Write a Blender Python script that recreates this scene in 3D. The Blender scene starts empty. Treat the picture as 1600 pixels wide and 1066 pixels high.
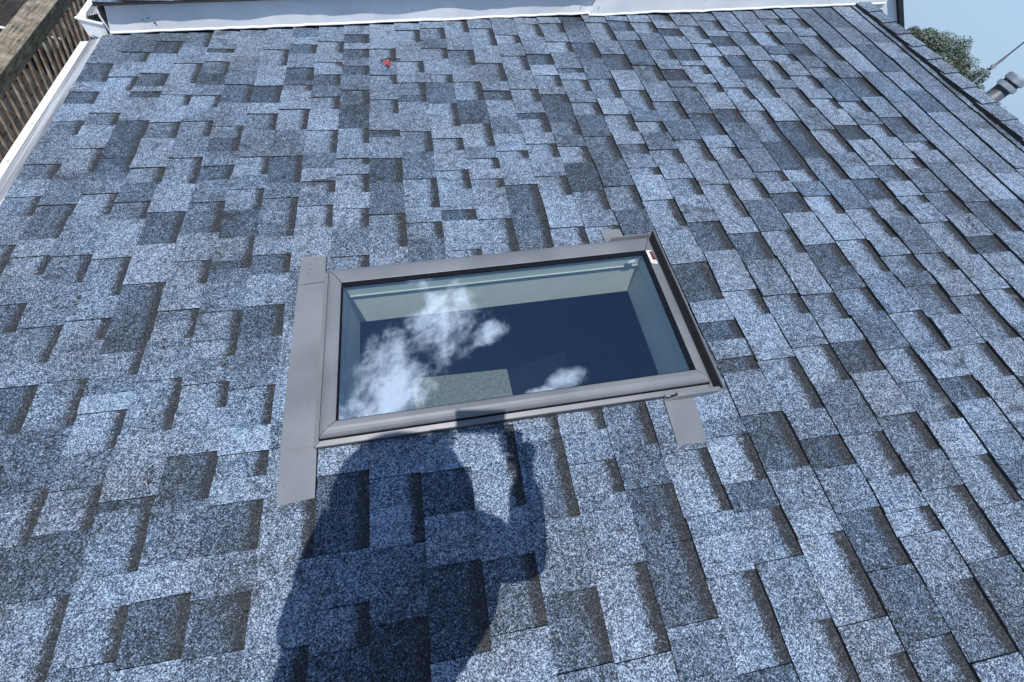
import bpy, bmesh, math, random
from mathutils import Vector, Matrix, noise
rnd = random.Random(7)
sc = bpy.context.scene
COL = sc.collection

# ------------------------------------------------------------------ frame of the place
E = 0.143                       # one shingle course (5 5/8 in) in metres: roof lengths below are in courses
TH = math.atan(5 / 12)          # roof pitch 5 in 12
ZR = 5.4                        # height of the roof origin above the ground
HX = Vector((math.cos(TH), 0, math.sin(TH)))       # up the slope
HN = Vector((-math.sin(TH), 0, math.cos(TH)))      # away from the roof plane
HW = Vector((0, 1, 0))                             # along the eave, away from the viewer
def RP(u, w, n=0.0):            # roof coordinates (courses) -> world
    return Vector((0, 0, ZR)) + (HX * u + HW * w + HN * n) * E
RM = Matrix.Translation((0, 0, ZR)) @ Matrix(((HX.x, HW.x, HN.x), (HX.y, HW.y, HN.y), (HX.z, HW.z, HN.z))).to_4x4()
SUN_DIR = Vector((-0.41545, -0.34491, 0.84169)).normalized()     # towards the sun

# ------------------------------------------------------------------ camera
cam = bpy.data.objects.new('camera', bpy.data.cameras.new('camera')); COL.objects.link(cam)
cx, cy, cz = Vector((0.89693, -0.16485, 0.41028)), Vector((-0.07798, 0.85438, 0.51376)), Vector((-0.43524, -0.49280, 0.75347))
cpos = RP(2.1794, 0, 8.8541)
cam.matrix_world = Matrix(((cx.x, cy.x, cz.x, cpos.x), (cx.y, cy.y, cz.y, cpos.y), (cx.z, cy.z, cz.z, cpos.z), (0, 0, 0, 1)))
cam.data.sensor_width = 36; cam.data.lens = 666.88 / 1600 * 36
cam.data.clip_start = 0.01; cam.data.clip_end = 3000
sc.camera = cam

# ------------------------------------------------------------------ sky and sun
SUN_EL = math.asin(SUN_DIR.z); SUN_AZ = math.atan2(SUN_DIR.x, SUN_DIR.y)
wd = bpy.data.worlds.new('World'); sc.world = wd; wd.use_nodes = True
nt = wd.node_tree; nt.nodes.clear()
def N(t, **k):
    n = nt.nodes.new(t)
    for a, b in k.items(): setattr(n, a, b)
    return n
sky = N('ShaderNodeTexSky', sky_type='NISHITA', sun_disc=False)
sky.sun_elevation = SUN_EL; sky.sun_rotation = SUN_AZ
sky.air_density = 1.0; sky.dust_density = 0.35; sky.ozone_density = 4.0; sky.altitude = 100
bg = N('ShaderNodeBackground'); bg.inputs['Strength'].default_value = 0.14
out = N('ShaderNodeOutputWorld')
tc = N('ShaderNodeTexCoord')
def M_(op, a, b=None, c=None):
    n = N('ShaderNodeMath', operation=op)
    for i, v in enumerate((a, b, c)):
        if v is None: continue
        if isinstance(v, (int, float)): n.inputs[i].default_value = v
        else: nt.links.new(v, n.inputs[i])
    return n.outputs[0]
# broken fair-weather cloud: billows of noise, thick where the big soft noise is high
dirn = tc.outputs['Generated']
sep = N('ShaderNodeSeparateXYZ'); nt.links.new(dirn, sep.inputs[0])
zz = M_('MAXIMUM', sep.outputs[2], 0.08)
px = M_('DIVIDE', sep.outputs[0], zz); py = M_('DIVIDE', sep.outputs[1], zz)
cmb = N('ShaderNodeCombineXYZ'); nt.links.new(px, cmb.inputs[0]); nt.links.new(py, cmb.inputs[1])
n1 = N('ShaderNodeTexNoise'); n1.inputs['Scale'].default_value = 6.5; n1.inputs['Detail'].default_value = 12; n1.inputs['Roughness'].default_value = 0.67; n1.inputs['Distortion'].default_value = 0.12
nt.links.new(cmb.outputs[0], n1.inputs['Vector'])
n2 = N('ShaderNodeTexNoise'); n2.inputs['Scale'].default_value = 0.7; n2.inputs['Detail'].default_value = 2
nt.links.new(cmb.outputs[0], n2.inputs['Vector'])
def bank(x, y, rx, ry):          # a bank of cloud centred over one part of the sky
    a = M_('DIVIDE', M_('SUBTRACT', px, x), rx); b = M_('DIVIDE', M_('SUBTRACT', py, y), ry)
    d = M_('ADD', M_('MULTIPLY', a, a), M_('MULTIPLY', b, b))
    return M_('MAXIMUM', M_('SUBTRACT', 1.0, d), 0.0)
banks = None
for b_ in ((-0.66, 0.60, 0.24, 0.26), (-0.48, 0.72, 0.22, 0.24), (-0.80, 0.48, 0.16, 0.18), (-0.15, 0.43, 0.08, 0.05), (-0.23, 0.405, 0.10, 0.04), (-0.54, 0.98, 0.09, 0.20), (-0.34, 0.64, 0.10, 0.07), (1.6, -0.4, 0.7, 0.6), (-1.5, 2.2, 0.9, 0.8), (0.9, 1.9, 0.5, 0.5)):
    v = bank(*b_); banks = v if banks is None else M_('MAXIMUM', banks, v)
cov = M_('ADD', n1.outputs['Fac'], M_('MULTIPLY', banks, 0.40))
cov = M_('ADD', cov, M_('MULTIPLY', n2.outputs['Fac'], 0.12))
mr = N('ShaderNodeMapRange', interpolation_type='SMOOTHSTEP'); nt.links.new(cov, mr.inputs[0])
mr.inputs[1].default_value = 0.75; mr.inputs[2].default_value = 1.08
hor = N('ShaderNodeMapRange'); nt.links.new(sep.outputs[2], hor.inputs[0]); hor.inputs[1].default_value = 0.08; hor.inputs[2].default_value = 0.3
mask = M_('MULTIPLY', mr.outputs[0], hor.outputs[0])
mix = N('ShaderNodeMixRGB'); nt.links.new(mask, mix.inputs[0]); nt.links.new(sky.outputs[0], mix.inputs[1]); mix.inputs[2].default_value = (27, 28, 32, 1)
# thin summer haze low down: the sky pales to a milky blue towards the horizon all round
hz = N('ShaderNodeMapRange', interpolation_type='SMOOTHSTEP'); nt.links.new(sep.outputs[2], hz.inputs[0])
hz.inputs[1].default_value = -0.02; hz.inputs[2].default_value = 0.34; hz.inputs[3].default_value = 0.92; hz.inputs[4].default_value = 0.0
mix2 = N('ShaderNodeMixRGB'); nt.links.new(hz.outputs[0], mix2.inputs[0]); nt.links.new(mix.outputs[0], mix2.inputs[1]); mix2.inputs[2].default_value = (2.65, 3.95, 5.7, 1)
nt.links.new(mix2.outputs[0], bg.inputs['Color']); nt.links.new(bg.outputs[0], out.inputs[0])

sun = bpy.data.objects.new('sun', bpy.data.lights.new('sun', 'SUN')); COL.objects.link(sun)
sun.data.energy = 4.2; sun.data.angle = math.radians(0.53); sun.data.color = (1.0, 0.965, 0.92)
sun.rotation_euler = SUN_DIR.to_track_quat('Z', 'Y').to_euler(); sun.location = RP(0, 0, 60)
sc.view_settings.view_transform = 'Standard'; sc.view_settings.look = 'None'
sc.view_settings.exposure = 0.0; sc.view_settings.gamma = 1.0; sc.view_settings.use_curve_mapping = False
sc.render.engine = 'CYCLES'
try: sc.cycles.max_bounces = 8; sc.cycles.transparent_max_bounces = 12
except Exception: pass

# ------------------------------------------------------------------ materials
def mat(name):
    m = bpy.data.materials.new(name); m.use_nodes = True
    t = m.node_tree; b = t.nodes['Principled BSDF']
    return m, t, b
def node(t, ty, **k):
    n = t.nodes.new(ty)
    for a, b in k.items(): setattr(n, a, b)
    return n
def tmath(t, op, a, b=None, c=None, clamp=False):
    n = node(t, 'ShaderNodeMath', operation=op); n.use_clamp = clamp
    for i, v in enumerate((a, b, c)):
        if v is None: continue
        if isinstance(v, (int, float)): n.inputs[i].default_value = v
        else: t.links.new(v, n.inputs[i])
    return n.outputs[0]
def ramp(t, fac, stops):
    r = node(t, 'ShaderNodeValToRGB'); e = r.color_ramp.elements
    while len(e) < len(stops): e.new(0.5)
    for el, (p, c) in zip(e, stops): el.position = p; el.color = (*c, 1)
    t.links.new(fac, r.inputs[0]); return r.outputs[0]
def bump(t, b, h, strength, dist):
    n = node(t, 'ShaderNodeBump'); n.inputs['Strength'].default_value = strength; n.inputs['Distance'].default_value = dist
    t.links.new(h, n.inputs['Height']); t.links.new(n.outputs[0], b.inputs['Normal'])

def noisy(name, c1, c2, scale=20, rough=0.6, metal=0.0, bs=0.0, bd=0.001, stretch=(1, 1, 1), detail=5, lo=0.35, hi=0.65, spec=0.5):
    m, t, b = mat(name)
    tcn = node(t, 'ShaderNodeTexCoord'); mp = node(t, 'ShaderNodeMapping'); mp.inputs['Scale'].default_value = stretch
    t.links.new(tcn.outputs['Object'], mp.inputs[0])
    nz = node(t, 'ShaderNodeTexNoise'); nz.inputs['Scale'].default_value = scale; nz.inputs['Detail'].default_value = detail
    t.links.new(mp.outputs[0], nz.inputs['Vector'])
    c = ramp(t, nz.outputs['Fac'], ((lo, c1), (hi, c2)))
    t.links.new(c, b.inputs['Base Color']); b.inputs['Roughness'].default_value = rough; b.inputs['Metallic'].default_value = metal
    b.inputs['Specular IOR Level'].default_value = spec
    if bs: bump(t, b, nz.outputs['Fac'], bs, bd)
    return m

def granule_mat(name):
    m, t, b = mat(name)
    uv = node(t, 'ShaderNodeUVMap'); uv.uv_map = 'UVMap'
    lc = node(t, 'ShaderNodeUVMap'); lc.uv_map = 'Local'
    at = node(t, 'ShaderNodeAttribute'); at.attribute_name = 'piece'
    sp = node(t, 'ShaderNodeSeparateColor'); t.links.new(at.outputs['Color'], sp.inputs[0])
    tone, band, rand = sp.outputs[0], sp.outputs[1], sp.outputs[2]
    v = node(t, 'ShaderNodeTexVoronoi', voronoi_dimensions='2D'); v.inputs['Scale'].default_value = 440
    t.links.new(uv.outputs[0], v.inputs['Vector'])
    vs = node(t, 'ShaderNodeSeparateColor'); t.links.new(v.outputs['Color'], vs.inputs[0])
    v2 = node(t, 'ShaderNodeTexVoronoi', voronoi_dimensions='2D'); v2.inputs['Scale'].default_value = 230
    t.links.new(uv.outputs[0], v2.inputs['Vector'])
    v2s = node(t, 'ShaderNodeSeparateColor'); t.links.new(v2.outputs['Color'], v2s.inputs[0])
    n_ = node(t, 'ShaderNodeTexNoise', noise_dimensions='2D'); n_.inputs['Scale'].default_value = 34; n_.inputs['Detail'].default_value = 6; n_.inputs['Roughness'].default_value = 0.75
    t.links.new(uv.outputs[0], n_.inputs['Vector'])
    big = node(t, 'ShaderNodeTexNoise', noise_dimensions='2D'); big.inputs['Scale'].default_value = 3.1; big.inputs['Detail'].default_value = 4
    t.links.new(uv.outputs[0], big.inputs['Vector'])
    # band: the dark strip printed along the head of the cut-outs, ragged at its lower edge
    ls = node(t, 'ShaderNodeSeparateXYZ'); t.links.new(lc.outputs[0], ls.inputs[0])
    edge = tmath(t, 'ADD', ls.outputs[0], tmath(t, 'MULTIPLY', tmath(t, 'SUBTRACT', n_.outputs['Fac'], 0.5), 0.5))
    edge = tmath(t, 'ADD', edge, tmath(t, 'MULTIPLY', tmath(t, 'SUBTRACT', vs.outputs[1], 0.5), 0.16))
    bm_ = node(t, 'ShaderNodeMapRange'); t.links.new(edge, bm_.inputs[0]); bm_.inputs[1].default_value = 0.71; bm_.inputs[2].default_value = 0.80
    bandm = tmath(t, 'MULTIPLY', bm_.outputs[0], band, clamp=True)
    val = tmath(t, 'ADD', tmath(t, 'MULTIPLY', vs.outputs[0], 0.74), tmath(t, 'MULTIPLY', v2s.outputs[0], 0.26))
    val = tmath(t, 'ADD', val, tmath(t, 'MULTIPLY', tmath(t, 'SUBTRACT', n_.outputs['Fac'], 0.5), 0.55))
    val = tmath(t, 'ADD', val, tmath(t, 'MULTIPLY', tmath(t, 'SUBTRACT', big.outputs['Fac'], 0.5), 0.42))
    val = tmath(t, 'ADD', val, tmath(t, 'MULTIPLY', tmath(t, 'SUBTRACT', rand, 0.5), 0.10))
    val = tmath(t, 'ADD', val, tmath(t, 'MULTIPLY', tmath(t, 'SUBTRACT', tone, 0.5), 0.50))
    val = tmath(t, 'ADD', val, 0.0)
    blue = ramp(t, val, ((0.0, (.006, .009, .012)), (0.28, (.020, .028, .039)), (0.50, (.072, .102, .146)), (0.72, (.168, .226, .306)), (1.0, (.45, .535, .64))))
    dark = ramp(t, tmath(t, 'ADD', tmath(t, 'MULTIPLY', vs.outputs[2], 0.75), tmath(t, 'MULTIPLY', v2s.outputs[1], 0.25)), ((0.0, (.006, .007, .009)), (0.5, (.020, .023, .028)), (0.82, (.056, .062, .070)), (1.0, (.17, .19, .22))))
    mx = node(t, 'ShaderNodeMixRGB'); t.links.new(bandm, mx.inputs[0]); t.links.new(blue, mx.inputs[1]); t.links.new(dark, mx.inputs[2])
    # grime: ragged dark scuffs that gather here and there, and a few rubbed, paler patches
    st = node(t, 'ShaderNodeTexNoise', noise_dimensions='2D'); st.inputs['Scale'].default_value = 7.5; st.inputs['Detail'].default_value = 10; st.inputs['Roughness'].default_value = 0.72; st.inputs['Distortion'].default_value = 0.8
    t.links.new(uv.outputs[0], st.inputs['Vector'])
    sm = node(t, 'ShaderNodeMapRange'); t.links.new(st.outputs['Fac'], sm.inputs[0]); sm.inputs[1].default_value = 0.585; sm.inputs[2].default_value = 0.67; sm.inputs[4].default_value = 0.62
    mg = node(t, 'ShaderNodeMixRGB'); t.links.new(sm.outputs[0], mg.inputs[0]); t.links.new(mx.outputs[0], mg.inputs[1]); mg.inputs[2].default_value = (.022, .022, .022, 1)
    sp2 = node(t, 'ShaderNodeMapRange'); t.links.new(st.outputs['Fac'], sp2.inputs[0]); sp2.inputs[1].default_value = 0.36; sp2.inputs[2].default_value = 0.30; sp2.inputs[4].default_value = 0.22
    mx = node(t, 'ShaderNodeMixRGB'); t.links.new(sp2.outputs[0], mx.inputs[0]); t.links.new(mg.outputs[0], mx.inputs[1]); mx.inputs[2].default_value = (.30, .33, .37, 1)
    # greyer, dustier granules on some pieces
    hs = node(t, 'ShaderNodeHueSaturation'); t.links.new(mx.outputs[0], hs.inputs['Color'])
    t.links.new(tmath(t, 'ADD', 0.70, tmath(t, 'MULTIPLY', big.outputs['Fac'], 0.75)), hs.inputs['Saturation'])
    t.links.new(hs.outputs[0], b.inputs['Base Color'])
    b.inputs['Roughness'].default_value = 0.78; b.inputs['Specular IOR Level'].default_value = 0.35
    bump(t, b, vs.outputs[0], 0.55, 0.0012)
    return m
MG = granule_mat('mineral_granules')
MASPH = noisy('asphalt_edge', (.010, .011, .014), (.030, .032, .038), 90, 0.9)
MAL = noisy('taupe_painted_aluminium', (.152, .164, .176), (.205, .216, .230), 5, 0.42, 0.1, 0.10, 0.001, detail=9, spec=0.4)
MALDK = noisy('bronze_channel_and_skirt_shade', (.030, .030, .034), (.055, .054, .058), 14, 0.6)  # dark channel colour, also used as painted shade on the skirt
MALD = noisy('taupe_flashing_sheet', (.155, .168, .182), (.212, .226, .243), 4, 0.52, 0.05, 0.12, 0.0016, detail=9, spec=0.35)
MWHITE = noisy('white_coated_aluminium', (.76, .78, .80), (.84, .85, .86), 7, 0.38, 0.0, 0.25, 0.002, (1, 1, 1), 3)
MGUARD = noisy('weathered_gutter_guard', (.40, .41, .42), (.76, .78, .80), 75, 0.5, 0.1, 0.4, 0.002, (1, 0.015, 1), 3, .42, .56)
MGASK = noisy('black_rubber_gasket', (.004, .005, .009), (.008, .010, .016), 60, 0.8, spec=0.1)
MSASH = noisy('white_painted_sash', (.62, .68, .66), (.68, .73, .71), 8, 0.5)
MSHAFT = noisy('painted_light_shaft', (.74, .75, .70), (.80, .81, .76), 12, 0.85, bs=0.06, bd=0.002)
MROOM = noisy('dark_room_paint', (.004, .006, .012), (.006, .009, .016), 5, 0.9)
MFELT = noisy('black_underlay_felt', (.010, .010, .012), (.020, .020, .022), 40, 0.95)
def wood(name, c1, c2, c3, sc_=9, st=(1, 0.08, 1), rough=0.85):
    m, t, b = mat(name)
    tcn = node(t, 'ShaderNodeTexCoord'); mp = node(t, 'ShaderNodeMapping'); mp.inputs['Scale'].default_value = st
    t.links.new(tcn.outputs['Object'], mp.inputs[0])
    nz = node(t, 'ShaderNodeTexNoise'); nz.inputs['Scale'].default_value = sc_ * 8; nz.inputs['Detail'].default_value = 7; nz.inputs['Distortion'].default_value = 1.4
    t.links.new(mp.outputs[0], nz.inputs['Vector'])
    n2_ = node(t, 'ShaderNodeTexNoise'); n2_.inputs['Scale'].default_value = 14; n2_.inputs['Detail'].default_value = 5
    t.links.new(tcn.outputs['Object'], n2_.inputs['Vector'])
    f = tmath(t, 'ADD', tmath(t, 'MULTIPLY', nz.outputs['Fac'], 0.6), tmath(t, 'MULTIPLY', n2_.outputs['Fac'], 0.4))
    c = ramp(t, f, ((0.36, c1), (0.5, c2), (0.64, c3)))
    t.links.new(c, b.inputs['Base Color']); b.inputs['Roughness'].default_value = rough; bump(t, b, f, 0.6, 0.004)
    return m
MWOOD = wood('weathered_grey_timber', (.070, .058, .042), (.21, .178, .125), (.39, .35, .28))
MWOODB = wood('stained_brown_timber', (.08, .05, .032), (.27, .19, .13), (.55, .48, .39), 9, (1, 1, 0.08))
MDECK = wood('dark_deck_boards', (.010, .009, .008), (.025, .021, .018), (.05, .045, .04))

GLASS_R0 = 0.125              # coated double glazing: each face reflects a little more than plain glass
def glass_mat():
    m = bpy.data.materials.new('tinted_glazing'); m.use_nodes = True; t = m.node_tree; t.nodes.clear()
    o = node(t, 'ShaderNodeOutputMaterial'); tr = node(t, 'ShaderNodeBsdfTransparent'); tr.inputs[0].default_value = (.935, .975, .96, 1)
    gl = node(t, 'ShaderNodeBsdfGlossy'); gl.inputs['Roughness'].default_value = 0.004; gl.inputs[0].default_value = (.70, .84, 1, 1)
    ge = node(t, 'ShaderNodeNewGeometry'); dp = node(t, 'ShaderNodeVectorMath', operation='DOT_PRODUCT')
    t.links.new(ge.outputs['Incoming'], dp.inputs[0]); t.links.new(ge.outputs['Normal'], dp.inputs[1])
    c1 = tmath(t, 'SUBTRACT', 1.0, tmath(t, 'ABSOLUTE', dp.outputs['Value']), clamp=True)
    fr = tmath(t, 'ADD', GLASS_R0, tmath(t, 'MULTIPLY', tmath(t, 'POWER', c1, 5.0), 1 - GLASS_R0))
    ad = node(t, 'ShaderNodeMixShader'); t.links.new(fr, ad.inputs[0]); t.links.new(tr.outputs[0], ad.inputs[1]); t.links.new(gl.outputs[0], ad.inputs[2])
    t.links.new(ad.outputs[0], o.inputs[0]); return m
MGLASS = glass_mat()

# ------------------------------------------------------------------ mesh helpers
class MB:
    def __init__(s): s.v = []; s.f = []; s.mi = []; s.uv = []; s.lc = []; s.pc = []
    def face(s, pts, mi=0, uv=None, lc=None, pc=None):
        k = len(s.v); s.v += [tuple(p) for p in pts]; s.f.append(tuple(range(k, k + len(pts)))); s.mi.append(mi)
        s.uv.append(uv); s.lc.append(lc); s.pc.append(pc)
    def box(s, a, b, mi=0, T=None):
        x0, y0, z0 = a; x1, y1, z1 = b
        P = [Vector(p) for p in ((x0, y0, z0), (x1, y0, z0), (x1, y1, z0), (x0, y1, z0), (x0, y0, z1), (x1, y0, z1), (x1, y1, z1), (x0, y1, z1))]
        if T is not None: P = [T @ p for p in P]
        for q in ((3, 2, 1, 0), (4, 5, 6, 7), (0, 1, 5, 4), (1, 2, 6, 5), (2, 3, 7, 6), (3, 0, 4, 7)): s.face([P[i] for i in q], mi)
    def hexa(s, P, mi=0):
        P = [Vector(p) for p in P]
        for q in ((3, 2, 1, 0), (4, 5, 6, 7), (0, 1, 5, 4), (1, 2, 6, 5), (2, 3, 7, 6), (3, 0, 4, 7)): s.face([P[i] for i in q], mi)
    def sweep(s, rings, closed=True, mi=0, caps=True):
        n = len(rings[0])
        for a, b in zip(rings[:-1], rings[1:]):
            for i in range(n if closed else n - 1):
                j = (i + 1) % n; s.face([a[i], a[j], b[j], b[i]], mi)
        if caps and closed:
            s.face(list(reversed(rings[0])), mi); s.face(rings[-1], mi)
    def tube(s, pts, rad, seg=10, mi=0, caps=True):
        pts = [Vector(p) for p in pts]; rad = rad if isinstance(rad, (list, tuple)) else [rad] * len(pts)
        rings = []
        for i, p in enumerate(pts):
            d = (pts[min(i + 1, len(pts) - 1)] - pts[max(i - 1, 0)]).normalized()
            x = d.orthogonal().normalized() if i == 0 else (x - d * x.dot(d)).normalized()
            y = d.cross(x)
            rings.append([p + (x * math.cos(a) + y * math.sin(a)) * rad[i] for a in [2 * math.pi * k / seg for k in range(seg)]])
        s.sweep(rings, True, mi, caps)
    def build(s, name, mats, parent=None, smooth=False, base=None, merge=True):
        me = bpy.data.meshes.new(name)
        off = Vector(base) if base is not None else Vector((0, 0, 0))
        me.from_pydata([tuple(Vector(p) - off) for p in s.v], [], s.f)
        if not isinstance(mats, (list, tuple)): mats = [mats]
        for m in mats: me.materials.append(m)
        me.polygons.foreach_set('material_index', s.mi)
        if any(u is not None for u in s.uv):
            U_, L_, C_ = [], [], []
            for f, u, l, p in zip(s.f, s.uv, s.lc, s.pc):
                for k in range(len(f)):
                    U_ += u[k] if u else (0, 0); L_ += l[k] if u else (0, 0); C_ += (*p, 1) if u else (0, 0, 0, 1)
            for nm, ty, vals, key in (('UVMap', None, U_, 'uv'), ('Local', None, L_, 'uv')):
                me.uv_layers.new(name=nm); me.uv_layers[nm].data.foreach_set(key, vals)
            me.color_attributes.new('piece', 'FLOAT_COLOR', 'CORNER'); me.color_attributes['piece'].data.foreach_set('color', C_)
        elif merge:
            bmm = bmesh.new(); bmm.from_mesh(me); bmesh.ops.remove_doubles(bmm, verts=bmm.verts, dist=1e-5)
            bmesh.ops.recalc_face_normals(bmm, faces=bmm.faces); bmm.to_mesh(me); bmm.free()
        if smooth:
            me.polygons.foreach_set('use_smooth', [True] * len(me.polygons))
        me.update()
        o = bpy.data.objects.new(name, me); COL.objects.link(o)
        if parent is not None: o.parent = parent
        if base is not None: o.location = base
        return o
def tag(o, label=None, cat=None, group=None, kind=None):
    if label: o['label'] = label
    if cat: o['category'] = cat
    if group: o['group'] = group
    if kind: o['kind'] = kind
    return o
def thing(name, label, cat, M=None, group=None):
    o = bpy.data.objects.new(name, None); COL.objects.link(o); o.empty_display_size = 0.1
    if M is not None: o.matrix_world = M
    return tag(o, label, cat, group)
def bevel(o, w, seg=2):
    md = o.modifiers.new('bevel', 'BEVEL'); md.width = w; md.segments = seg; md.limit_method = 'ANGLE'; md.angle_limit = math.radians(35)
def e3(u, w, n=0.0): return Vector((u * E, w * E, n * E))     # local roof coordinates in metres

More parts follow.
